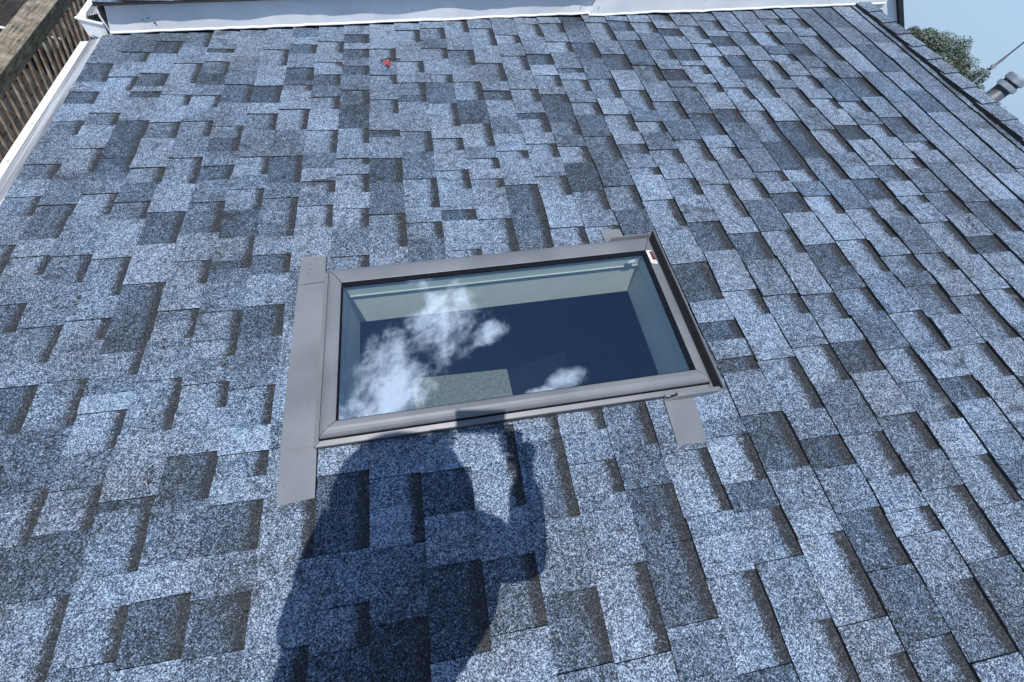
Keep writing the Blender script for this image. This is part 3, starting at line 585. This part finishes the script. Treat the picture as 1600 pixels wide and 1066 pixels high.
for (u, w, r) in ((-1.52, 7.72, .0016), (-1.50, 7.86, .0014), (-1.46, 8.02, .0012), (-1.40, 8.20, .0013), (-1.16, 8.05, .0014), (-1.30, 4.02, .0013), (-1.55, 5.3, .0009), (-1.22, 6.1, .0008), (-1.62, 2.4, .0009)):
    mb.tube([e3(u, w, .100), e3(u + .01, w, .116)], r, 6)
tag(sk(mb, 'dirt_fleck', MFELT), kind='stuff')
# bent tab and a scratch of bare metal at the lower right corner
mb = MB(); mb.hexa([e3(6.38, 3.02, .235), e3(6.50, 3.00, .235), e3(6.50, 3.06, .235), e3(6.38, 3.07, .235), e3(6.40, 3.01, .30), e3(6.50, 2.99, .30), e3(6.50, 3.05, .30), e3(6.40, 3.06, .30)])
sk(mb, 'bent_tab', MALD)

# pale box added in the room below, standing in for a sun patch
sb = thing('sun_patch_box', 'pale flat-topped box standing in for a sun patch seen through the skylight glass in the room below', 'box', RM @ Matrix.Translation(e3(2, 5, -9)))
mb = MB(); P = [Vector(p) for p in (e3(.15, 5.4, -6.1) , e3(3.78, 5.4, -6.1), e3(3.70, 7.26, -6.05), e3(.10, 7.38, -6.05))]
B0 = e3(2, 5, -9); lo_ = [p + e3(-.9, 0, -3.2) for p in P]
mb.hexa([p - B0 for p in lo_] + [p - B0 for p in P]); o = mb.build('patch_box_body', noisy('pale_green_grey_patch', (.12, .14, .14), (.18, .20, .20), 90, .9), sb)
mb = MB(); mb.hexa([p - B0 + e3(0, 0, .01) for p in P] + [p - B0 + e3(0, 0, .08) for p in P]); mb.build('patch_box_top', noisy('pale_patch_top', (.15, .17, .165), (.25, .27, .26), 60, .9, detail=8), sb)

# ------------------------------------------------------------------ the higher roof that abuts at the far end
upr = thing('upper_roof', 'higher shingled roof section with a white metal rake fascia along the far edge', 'roof', RM @ Matrix.Translation(e3(0, 20.7, 0)))
UB = e3(0, 20.7, 0)
def ub(mb, name, mats, parent=None, smooth=False):
    mb.v = [tuple(Vector(p) - UB) for p in mb.v]; return mb.build(name, mats, parent or upr, smooth)
UPV = Vector((math.sin(TH), 0, math.cos(TH)))      # vertical, in roof axes
FH = .166
def fascia(u0, u1, w, t, segs, lean=0.0):
    mb = MB(); rings = []
    for q in range(segs + 1):
        u = u0 + (u1 - u0) * q / segs
        bn = .10 + .05 * abs(nz(u * .7, 3, 2)) + .02 * nz(u * 2.3, 1, 5)
        wob = .05 * nz(u * .45, 7, 1)
        b_ = e3(u, w + wob, bn); t_ = e3(u, w + wob * .4, 0) + UPV * FH
        back = e3(0, t, 0)
        lipo = e3(0, -.035, .0)
        rings.append([b_ + lipo * .5, b_ + lipo, b_ + lipo + UPV * .004, b_ + UPV * .010, (b_ + UPV * .01) * .5 + t_ * .5 + e3(0, .05 * nz(u * .5, 2, 8), 0), t_, t_ + back, b_ + back])
    mb.sweep(rings, True)
    return ub(mb, 'rake_fascia', MWHITE)
fascia(-9.75, 9.36, 20.80, .12, 70)
fascia(9.30, RIDGE + .9, 20.62, .14, 44)
m = MB(); m.box(e3(-9.7, 20.93, -.9), e3(RIDGE, 21.6, .9)); ub(m, 'wall_core', MFELT)
# stains and nails on the fascia
MNAIL = noisy('dark_fleck', (.015, .015, .018), (.03, .03, .03), 50, .8)
mb = MB()
for (u, h, r) in ((-8.15, .052, .0045), (-8.35, .078, .0022), (-8.55, .070, .0018), (-5.6, .098, .0016), (-3.9, .10, .0014), (-1.2, .07, .0016), (1.6, .07, .0016), (5.2, .10, .0016), (8.8, .045, .0022), (9.45, .10, .0014), (9.5, .06, .0014), (9.5, .05, .0014), (14.3, .07, .0014)):
    c = e3(u, (20.80 if u < 9.3 else 20.60) + .03, 0) + UPV * (h + .01); mb.tube([c - e3(0, .06, 0), c + e3(0, .06, 0)], r, 8)
ub(mb, 'nail_head', MNAIL)
# shingles of the higher roof: same laminated pieces, edges overhanging the fascia
hn = FH / E * math.cos(TH); hu = FH * math.sin(TH) / E
ush = MB(); r2 = random.Random(3)
sav = rnd
def up_tile(mb, i, w0, w1, code):
    tmp = MB(); tile_mesh(tmp, i, w0, w1, code)
    for f, mi, uv_, lc_, pc_ in zip(tmp.f, tmp.mi, tmp.uv, tmp.lc, tmp.pc):
        mb.face([Vector(tmp.v[k]) + e3(hu, 0, hn + .04) - UB for k in f], mi, uv_, lc_, pc_)
first = 0
for i in range(-10, 23):
    w = 20.8 - .18 - .05 * nz(i * .55, 2, 3)
    while w < 29:
        w2 = w + r2.uniform(.6, 1.6)
        code = r2.choice('LLlMmMDd')
        if w < 22.0 and i < 2:
            mb = MB(); up_tile(mb, i, w, w2, code); mb.build('shingle', [MG, MASPH], upr)
        else: up_tile(ush, i, w, w2, code)
        w = w2
tag(ush.build('shingles', [MG, MASPH], upr), kind='stuff')
mb = MB(); rings = []
for q in range(121):
    u = -9.6 + q * (RIDGE + 9.7) / 120
    o_ = .240 + .050 * nz(u * .55, 2, 3) + .02 * nz(u * 1.9, 5, 3)
    rings.append([e3(u, 20.8 - o_, hn + .012), e3(u, 21.4, hn + .012), e3(u, 21.4, hn + .040), e3(u, 20.8 - o_, hn + .040)])
mb.sweep(rings, True); ub(mb, 'edge_shade_strip', MASPH)  # strip added so its overhang throws an even, wavy shade on the fascia
m = MB(); m.box(e3(-10 + hu, 20.86, hn - .2), e3(RIDGE + hu - .1, 29, hn + .01)); ub(m, 'roof_deck', MFELT)
# other slope: fascia running down behind the ridge, with its dark shingle edge
mb = MB(); rings = []; rg2 = []
P0 = e3(RIDGE + .15, 20.64, 0)
for q in range(13):
    s = -.6 + q * 2.0
    base = P0 + d2 * s * E; base = Vector((base.x, 20.64 * E, base.z))
    rings.append([base - UPV * .05 , base + UPV * (FH - .004), base + UPV * (FH - .004) + e3(0, .14, 0), base - UPV * .05 + e3(0, .14, 0)])
    tp = base + UPV * (FH - .003) + e3(0, -.20, 0)
    rg2.append([tp, tp + UPV * .028, tp + UPV * .028 + e3(0, 6, 0), tp + e3(0, 6, 0)])
mb.sweep(rings, True); ub(mb, 'rake_fascia', MWHITE)
mb = MB(); mb.sweep(rg2, True); ub(mb, 'far_slope_shingles', MASPH)
# end of the higher gutter
gutter2 = gutter(upr, 20.93, 28, .77, -9.70, du=.40, guard0=20.96)
gutter2.matrix_parent_inverse = Matrix.Translation(-UB)
for ch in gutter2.children: pass
mb = MB()
Pc = [(-11.04, -.05), (-10.45, -.12), (-9.82, -.05), (-9.72, .98), (-10.9, .98)]
a_ = [e3(u, 20.86, n) for u, n in ((-10.52, .10), (-10.25, -.06), (-9.93, -.17), (-9.84, .38), (-10.56, .60))]
mb.sweep([a_, [p + e3(0, .06, 0) for p in a_]], True)
lip = [e3(-10.60, 20.80, .625), e3(-9.82, 20.80, .385), e3(-9.82, 20.80, .42), e3(-10.60, 20.80, .665)]
mb.sweep([lip, [p + e3(0, .12, 0) for p in lip]], True)
ub(mb, 'gutter_end_cap', MGUARD if False else MWHITE)

# ------------------------------------------------------------------ deck beside the house
xs = -2.23; zt = ZR - 1.35
rail = thing('deck_railing', 'weathered grey timber deck railing with brown balusters beside the white gutter', 'railing', Matrix.Translation((xs, 3.0, zt - 1.0)))
RB = Vector((xs, 3.0, zt - 1.0))
def rl(mb, name, mats): 
    mb.v = [tuple(Vector(p) - RB) for p in mb.v]; return mb.build(name, mats, rail)
for a, b in ((-2.5, 3.96), (3.964, 8.5)):
    mb = MB(); mb.box((xs - .075, a, zt - .038), (xs + .065, b, zt)); bevel(rl(mb, 'top_rail', MWOOD), .004)
mb = MB(); mb.box((xs + .012, -2.5, zt - .128), (xs + .050, 8.5, zt - .0385)); bevel(rl(mb, 'upper_rail', MWOOD), .003)
y = 0.35
while y < 8.3:
    mb = MB(); j = rnd.uniform(-.004, .004); mb.box((xs - .008, y + j, zt - .98), (xs + .0115, y + j + .026, zt - .045)); bevel(rl(mb, 'baluster', MWOODB), .002, 1)
    y += .098
mb = MB(); mb.box((xs + .012, -2.5, zt - .90), (xs + .050, 8.5, zt - .81)); rl(mb, 'lower_rail', MWOODB)
for yy in (.3, 2.4, 5.9, 7.8):
    mb = MB(); mb.box((xs - .112, yy, 0), (xs - .023, yy + .09, zt - .0385)); rl(mb, 'post', MWOODB)
deck = thing('deck', 'dark timber deck floor seen below the railing', 'deck', Matrix.Translation((xs - 1.6, 3, zt - 1.0)))
DB = Vector((xs - 1.6, 3, zt - 1.0))
for q in range(23):
    mb = MB(); x0 = xs + .02 - (q + 1) * .145; mb.box(Vector((x0, -2.5, zt - 1.03)) - DB, Vector((x0 + .138, 8.6, zt - 1.0)) - DB); mb.build('board', MDECK, deck)
mb = MB(); mb.box(Vector((xs - 3.4, -2.45, zt - 1.22)) - DB, Vector((xs + .01, 8.5, zt - 1.032)) - DB); mb.build('joist_frame', MDECK, deck)
for X in (xs - 3.2, xs - 1.6):
    for Y in (-2.2, 3, 8.2):
        mb = MB(); mb.box(Vector((X, Y, 0)) - DB, Vector((X + .1, Y + .1, zt - 1.225)) - DB); mb.build('post', MDECK, deck)
pl = MB(); pl.tube([Vector((-3.05, 4.9, zt - .62)), Vector((-2.42, 5.0, zt - .60))], .012, 10)
pp = pl.build('white_pole', MWHITE, None, True); tag(pp, 'thin white pole lying across beyond the railing', 'pole')
lg = MB()
for X in (-3.0, -2.5): lg.box((X, 4.9, zt - 1.0), (X + .04, 5.3, zt - .66))
lg.box((-3.06, 4.86, zt - .66), (-2.44, 5.34, zt - .635)); tag(lg.build('side_table', MDECK), 'low dark table on the deck beyond the railing', 'table')

# ------------------------------------------------------------------ beyond the ridge: tree, vent pipe, mast
def W(x, y, z): return Vector((x, y, ZR + z))
pipe = thing('vent_pipe', 'round grey metal vent pipe with a shiny cap rising behind the ridge', 'pipe', Matrix.Translation(W(3.63, 2.175, .95)))
MGALV = noisy('galvanised_steel', (.055, .065, .080), (.12, .135, .155), 22, .5, .2, .1, .001)
MCAPM = noisy('bright_metal_cap', (.36, .38, .42), (.50, .52, .55), 18, .36, .6)
mb = MB(); mb.tube([(0, 0, -.15), (0, 0, .44)], .048, 24); mb.build('flue', MGALV, pipe, True)
mb = MB(); mb.tube([(0, 0, .40), (0, 0, .405), (0, 0, .425), (0, 0, .43)], [.052, .062, .062, .052], 24); mb.build('collar', MCAPM, pipe)
mb = MB(); mb.tube([(0, 0, .442), (0, 0, .446), (0, 0, .470), (0, 0, .476), (0, 0, .480)], [.058, .062, .062, .056, .010], 28); o = mb.build('cap', MCAPM, pipe)
for a in range(4):
    mb = MB(); c = Vector((math.cos(a * 1.571) * .05, math.sin(a * 1.571) * .05, 0)); mb.box(c + Vector((-.005, -.005, .43)), c + Vector((.005, .005, .445))); mb.build('cap_bracket', MGALV, pipe)
mast = thing('antenna_mast', 'slender galvanised antenna mast with a joint, standing before the tree', 'mast', Matrix.Translation(W(6.62, 4.18, .62)))
mb = MB(); mb.tube([(0, 0, -1.5), (0, 0, .98)], .013, 10); mb.build('lower_tube', MGALV, mast, True)
mb = MB(); mb.tube([(0, 0, .60), (0, 0, 2.4)], .0085, 8); mb.build('upper_tube', MCAPM, mast, True)
mb = MB(); mb.tube([(0, 0, .84), (0, 0, .88)], .022, 12); mb.tube([(-.05, 0, .86), (.03, 0, .86)], .008, 8); mb.build('clamp', MCAPM, mast)
mb = MB(); mb.tube([(-.17, .04, .64), (0, 0, .86)], .004, 6); mb.build('stay', MGALV, mast)

def leaf_mat(name, c1, c2):
    m, t, b = mat(name)
    gi = node(t, 'ShaderNodeAttribute'); gi.attribute_name = 'leafv'
    c = ramp(t, gi.outputs['Fac'], ((0, c1), (1, c2))); t.links.new(c, b.inputs['Base Color']); b.inputs['Roughness'].default_value = .55
    return m
MLEAF = leaf_mat('broad_leaf_green', (.070, .100, .075), (.17, .21, .155))
MBARK = noisy('bark', (.03, .025, .02), (.09, .075, .06), 12, .95, bs=.6, bd=.01)
def tree(name, label, x, y, ztop, rx, rz, n, seed, leaf=.075):
    r = random.Random(seed)
    tr = thing(name, label, 'tree', Matrix.Translation((x, y, 0)))
    zc = ztop - rz
    mb = MB(); mb.tube([(0, 0, 0), (.06, .02, zc * .5), (0, .05, zc * .9), (.02, 0, zc + rz * .4)], [.22, .17, .12, .03], 10)
    mb.build('trunk', MBARK, tr, True)
    for k in range(7):
        a = k * .9 + r.random(); z0 = zc * (.55 + .07 * k)
        mb = MB(); mb.tube([(0, 0, z0), (math.cos(a) * rx * .35, math.sin(a) * rx * .35, z0 + rz * .35), (math.cos(a) * rx * .75, math.sin(a) * rx * .75, z0 + rz * .6)], [.07, .045, .012], 6)
        mb.build('limb', MBARK, tr, True)
    vs, fs, val = [], [], []
    clumps = []
    for k in range(230):
        while True:
            p = Vector((r.uniform(-1, 1), r.uniform(-1, 1), r.uniform(-1, 1)))
            if .35 < p.length < 1: break
        p = p.normalized() * (p.length ** .35) * r.uniform(.86, 1.02)
        clumps.append((Vector((p.x * rx, p.y * rx, zc + p.z * rz)), r.uniform(.22, .42), r.random()))
    for k in range(n):
        c, cr, cv = clumps[k % len(clumps)]
        d = Vector((r.gauss(0, 1), r.gauss(0, 1), r.gauss(0, 1))).normalized() * cr * r.random() ** .45
        p = c + d; nrm = (d.normalized() * .6 + Vector((r.gauss(0, .6), r.gauss(0, .6), r.gauss(0, .6) + .5))).normalized()
        a = nrm.orthogonal().normalized(); b_ = nrm.cross(a); ang = r.random() * 6.28; a, b_ = a * math.cos(ang) + b_ * math.sin(ang), b_ * math.cos(ang) - a * math.sin(ang)
        L = leaf * r.uniform(.6, 1.3); q = len(vs)
        vs += [p - a * L, p + b_ * L * .45, p + a * L, p - b_ * L * .45]; fs.append((q, q + 1, q + 2, q + 3)); val.append(min(1, max(0, cv * .6 + r.random() * .4)))
    me = bpy.data.meshes.new('crown'); me.from_pydata([tuple(v) for v in vs], [], fs); me.materials.append(MLEAF)
    at = me.attributes.new('leafv', 'FLOAT', 'FACE'); at.data.foreach_set('value', val)
    o = bpy.data.objects.new('crown', me); COL.objects.link(o); o.parent = tr
    return tr
tree('broadleaf_tree', 'round-crowned green tree seen past the ridge beside the vent pipe', 24 * math.sin(math.radians(55.5)) - .2, 24 * math.cos(math.radians(55.5)), ZR + 1.29 + .58, 2.9, 2.85, 170000, 5, .040)
tree('garden_tree', 'small tree whose top just shows right of the vent pipe', 20.4, 11.3, ZR + 1.15, 1.0, 1.3, 14000, 9, .05)

# ------------------------------------------------------------------ bits lying on the roof
fl = MB()
for (du, dw, a, s) in ((0, 0, .3, .015), (.05, .06, 1.4, .012), (-.06, .04, 2.3, .013), (.02, -.06, 4.0, .011)):
    c = e3(.66 + du, 17.45 + dw, .13); A = Vector((math.cos(a), math.sin(a), .25)) * s; B = Vector((-math.sin(a), math.cos(a), .5)) * s * .6
    fl.face([c - A * .2, c + B, c + A, c - B]); fl.face([c - A * .2 + e3(0, 0, .02), c - B + e3(0, 0, .04), c + A * .8 + e3(0, 0, .12), c + B + e3(0, 0, .03)])
fo_ = fl.build('fallen_petal', noisy('red_petal', (.62, .045, .03), (.80, .10, .06), 60, .5)); fo_.matrix_world = RM; tag(fo_, 'small bright red petal lying on the shingles near the far edge', 'petal')
MTW = noisy('dry_twig', (.02, .016, .012), (.06, .045, .03), 60, .9)
tw = MB()
tw.tube([e3(.42, 17.80, .13), e3(.75, 17.86, .16), e3(1.15, 17.82, .13)], .003, 5); tw.tube([e3(.75, 17.86, .16), e3(.72, 17.55, .14)], .0022, 5)
to_ = tw.build('twig', MTW); to_.matrix_world = RM; tag(to_, 'tiny dry twig beside the red petal on the shingles', 'twig')
lt = MB(); r3 = random.Random(11)
spots = [(-2.05, 8.35), (-.62, 8.65), (-1.95, 8.15), (-4.6, 6.0), (-6.9, 7.6), (3.1, 2.3), (17.6, 7.0), (-5.4, 3.3), (.2, 11.2), (11.3, 16.3), (-.95, 9.0), (-8.4, 5.4), (-4.2, 3.0), (1.95, 14.9), (8.6, 12.9), (14.6, 17.1), (-6.3, 4.1), (-4.4, 4.6), (-3.1, 9.6), (-2.4, 7.1), (-5.1, 8.8), (-3.2, 5.2)]
for s_ in range(620):
    if s_ < 300:
        c0 = spots[s_ % len(spots)]; u, w = c0[0] + r3.gauss(0, .05), c0[1] + r3.gauss(0, .20); sz = r3.uniform(.0013, .0046)
    else:
        u = r3.randint(-9, 21) + r3.choice((.92, .95, .5, r3.random())); w = r3.uniform(-4, 20.4); sz = r3.uniform(.0012, .0038)
    if -1.2 < u < 7.8 and 2.9 < w < 7.8: continue
    c = e3(u, w, .085 + lift(u, w)); a = r3.random() * 6.28; A = Vector((math.cos(a), math.sin(a), r3.uniform(-.1, .1))) * sz; B = Vector((-math.sin(a), math.cos(a), 0)) * sz * r3.uniform(.2, .6); U_ = Vector((0, 0, sz * .4))
    P = [c - A - B, c + A * r3.uniform(.5, 1) - B, c + A + B * r3.uniform(.2, 1), c - A * .6 + B]; lt.hexa(P + [p + U_ for p in P])
lo = lt.build('leaf_litter', MTW, merge=False); lo.matrix_world = RM; tag(lo, 'scattered dark crumbs of leaf litter on the shingles', 'leaf litter', kind='stuff')

# ------------------------------------------------------------------ the person taking the picture (their shadow falls on the roof)
def skin(name, pts, edges, rad, m_, parent, sub=2, root=0):
    me = bpy.data.meshes.new(name); me.from_pydata([tuple(p) for p in pts], edges, []); o = bpy.data.objects.new(name, me); COL.objects.link(o); o.parent = parent
    md = o.modifiers.new('skin', 'SKIN'); md.use_smooth_shade = True
    sv = me.skin_vertices[0].data
    for k, r in enumerate(rad): sv[k].radius = (r, r) if not isinstance(r, tuple) else r
    for k in range(len(pts)): sv[k].use_root = (k == root)
    s = o.modifiers.new('sub', 'SUBSURF'); s.levels = sub; s.render_levels = sub
    me.materials.append(m_); return o
hat_c = RP(.05, -2.35, 10.9)
PB = Vector((0, 0, 0))
VUP = Vector((0, 0, 1))
feet = hat_c - VUP * 1.62
pers = thing('person', 'person in a straw sun hat and blue shirt holding up a phone', 'person', Matrix.Translation(feet))
MSKIN = noisy('skin', (.42, .25, .18), (.48, .30, .22), 20, .55); MSHIRT = noisy('blue_cotton', (.05, .08, .16), (.07, .11, .21), 40, .9)
MTROU = noisy('dark_denim', (.02, .025, .04), (.04, .05, .075), 60, .9); MHAT = noisy('straw_hat', (.36, .29, .18), (.50, .42, .28), 90, .9); MBOOT = noisy('boot', (.02, .018, .015), (.04, .035, .03), 30, .7)
MHAIR = noisy('dark_hair', (.015, .010, .008), (.035, .025, .02), 80, .6)
def q_(u, w, n): return RP(u, w, n) - feet
neck = q_(.0, -2.45, 9.15); chest = q_(.30, -2.5, 7.6); pelvis = q_(-.45, -3.0, 5.2)
lsh, rsh = q_(-1.15, -2.15, 8.95), q_(1.35, -2.25, 8.6)
relb, rhand = q_(2.40, -2.25, 6.9), (cpos - feet) + cx * .075 - cy * .075 + cz * .050
lelb, lhand = q_(-1.65, -2.55, 6.2), (cpos - feet) - cx * .205 - cy * .070 + cz * .050
rwr = rhand + (relb - rhand).normalized() * .075; lwr = lhand + (lelb - lhand).normalized() * .075
hd = hat_c - feet + Vector((0, .01, -.10))
lf = q_(-2.3, -3.3, .52); rf = q_(.5, -2.5, .52)
lk = lf * .5 + (pelvis + Vector((-.10, 0, -.05))) * .5 + Vector((0, .05, 0)); rk = rf * .5 + (pelvis + Vector((.10, 0, -.05))) * .5 + Vector((0, .05, 0))
pts = [pelvis, chest, neck, hd, hd + Vector((0, .01, .09)), lsh, lelb, lwr, lhand, rsh, relb, rwr, rhand, pelvis + Vector((-.10, 0, -.06)), lk, lf, lf + Vector((0, .15, -.03)), pelvis + Vector((.10, 0, -.06)), rk, rf, rf + Vector((0, .15, -.03))]
ed = [(0, 1), (1, 2), (2, 3), (3, 4), (2, 5), (5, 6), (6, 7), (7, 8), (2, 9), (9, 10), (10, 11), (11, 12), (0, 13), (13, 14), (14, 15), (15, 16), (0, 17), (17, 18), (18, 19), (19, 20)]
rad = [(.145, .11), (.155, .11), .062, .082, .085, .062, .043, .026, (.050, .034), .062, .043, .026, (.050, .034), .085, .058, .040, .035, .085, .058, .040, .035]
skin('body', pts, ed, rad, MSKIN, pers)
# shirt and trousers follow the body, a little larger
skin('shirt', [pelvis + Vector((0, 0, -.02)), chest, neck + Vector((0, 0, -.05)), lsh, lelb, lelb * .15 + lwr * .85, rsh, relb, relb * .15 + rwr * .85], [(0, 1), (1, 2), (2, 3), (3, 4), (4, 5), (2, 6), (6, 7), (7, 8)], [(.37, .20), (.31, .18), (.12, .10), .088, .066, .048, .088, .066, .048], MSHIRT, pers)
skin('trousers', [pelvis, pelvis + Vector((-.10, 0, -.07)), lk, lf + Vector((0, 0, .05)), pelvis + Vector((.10, 0, -.07)), rk, rf + Vector((0, 0, .05))], [(0, 1), (1, 2), (2, 3), (0, 4), (4, 5), (5, 6)], [(.16, .125), .098, .072, .06, .098, .072, .06], MTROU, pers)
for f_ in (lf, rf): skin('boot', [f_ + Vector((0, -.04, -.01)), f_ + Vector((0, .05, -.02)), f_ + Vector((0, .17, -.03))], [(0, 1), (1, 2)], [.052, .054, .042], MBOOT, pers, 2)
# face
def blob(name, c, r, m_, parent=None, seg=16, clipz=None):
    bmm = bmesh.new(); bmesh.ops.create_uvsphere(bmm, u_segments=seg, v_segments=seg // 2 + 2, radius=1)
    for v in bmm.verts: v.co = Vector((v.co.x * r[0], v.co.y * r[1], v.co.z * r[2])) + c
    me = bpy.data.meshes.new(name); bmm.to_mesh(me); bmm.free(); me.materials.append(m_); me.polygons.foreach_set('use_smooth', [True] * len(me.polygons))
    o = bpy.data.objects.new(name, me); COL.objects.link(o); o.parent = parent or pers; return o
blob('hair', hd + Vector((0, -.02, .05)), (.092, .098, .105), MHAIR)
MEYE = noisy('eye_white', (.7, .7, .7), (.75, .75, .75), 5, .3)
for s in (-1, 1):
    ey = blob('eye', hd + Vector((s * .032, .093, .03)), (.013, .010, .009), MEYE); blob('pupil', hd + Vector((s * .032, .102, .029)), (.005, .003, .005), MHAIR, ey)
    blob('ear', hd + Vector((s * .090, .0, .02)), (.012, .022, .032), MSKIN)
blob('nose', hd + Vector((0, .105, .005)), (.012, .018, .020), MSKIN); blob('mouth', hd + Vector((0, .094, -.035)), (.024, .008, .006), noisy('lips', (.35, .13, .11), (.4, .16, .13), 20, .5))
# hat
mb = MB(); HC = hd + Vector((0, -.01, .10))
pr = [(.222, -.034), (.165, -.012), (.112, .0), (.104, .045), (.095, .085), (.06, .105), (.0005, .108)]
rings = []
for a in range(33):
    t_ = a / 32 * 2 * math.pi; rings.append([HC + Vector((math.cos(t_) * r_, math.sin(t_) * r_ * 1.06, z_ + .012 * math.sin(2 * t_) * (r_ / .2) ** 2)) for r_, z_ in pr] + [HC + Vector((math.cos(t_) * r_, math.sin(t_) * r_ * 1.06, z_ - .006 + .012 * math.sin(2 * t_) * (r_ / .2) ** 2)) for r_, z_ in reversed(pr)])
mb.sweep(rings, True, caps=False); mb.build('sun_hat', MHAT, pers, True)
# fingers curled round the phone
vw = -cz
def finger(base, tip, bend, r0):
    mid = (base + tip) / 2 + bend
    return [base, mid, tip], r0
def hand(h, side):
    inner = Vector(cx) * (-side)            # towards the phone
    for k in range(4):
        o_ = Vector(cy) * (.026 - .0165 * k)
        a = h + o_ + cz * .005; b_ = a + inner * (.030 + .004 * (1 - abs(k - 1.3))) + cz * -.012; c_ = b_ + inner * .028 + cz * .008; d_ = c_ + inner * .014 + cz * .012
        skin('finger', [a, b_, c_, d_], [(0, 1), (1, 2), (2, 3)], [.0095, .009, .0082, .007], MSKIN, pers, 1)
    a = h + Vector(cy) * -.02 + cz * .012; b_ = a + Vector(cy) * -.03 + inner * .02 + cz * .012; c_ = b_ + inner * .035 + Vector(cy) * .008
    skin('thumb', [a, b_, c_], [(0, 1), (1, 2)], [.012, .0105, .009], MSKIN, pers, 1)
rh_t = (cpos - feet) + cx * .045 + cy * -.045 + cz * .035
hand(rhand, 1); hand(lhand, -1)
ph = thing('phone', 'black smartphone held sideways in both hands above the roof', 'phone', cam.matrix_world @ Matrix.Translation((-.055, -.018, .022)))
mb = MB(); mb.box((-.074, -.036, -.004), (.074, .036, .004)); bevel(mb.build('phone_body', noisy('black_phone', (.01, .01, .012), (.015, .015, .018), 10, .25), ph), .003)
mb = MB(); mb.box((-.070, -.032, .0041), (.070, .032, .0046)); mb.build('screen', noisy('phone_screen', (.02, .025, .035), (.03, .035, .05), 4, .08), ph)
mb = MB(); mb.tube([(.055, .018, -.0041), (.055, .018, -.0065)], .010, 16); mb.build('lens', MGASK, ph)
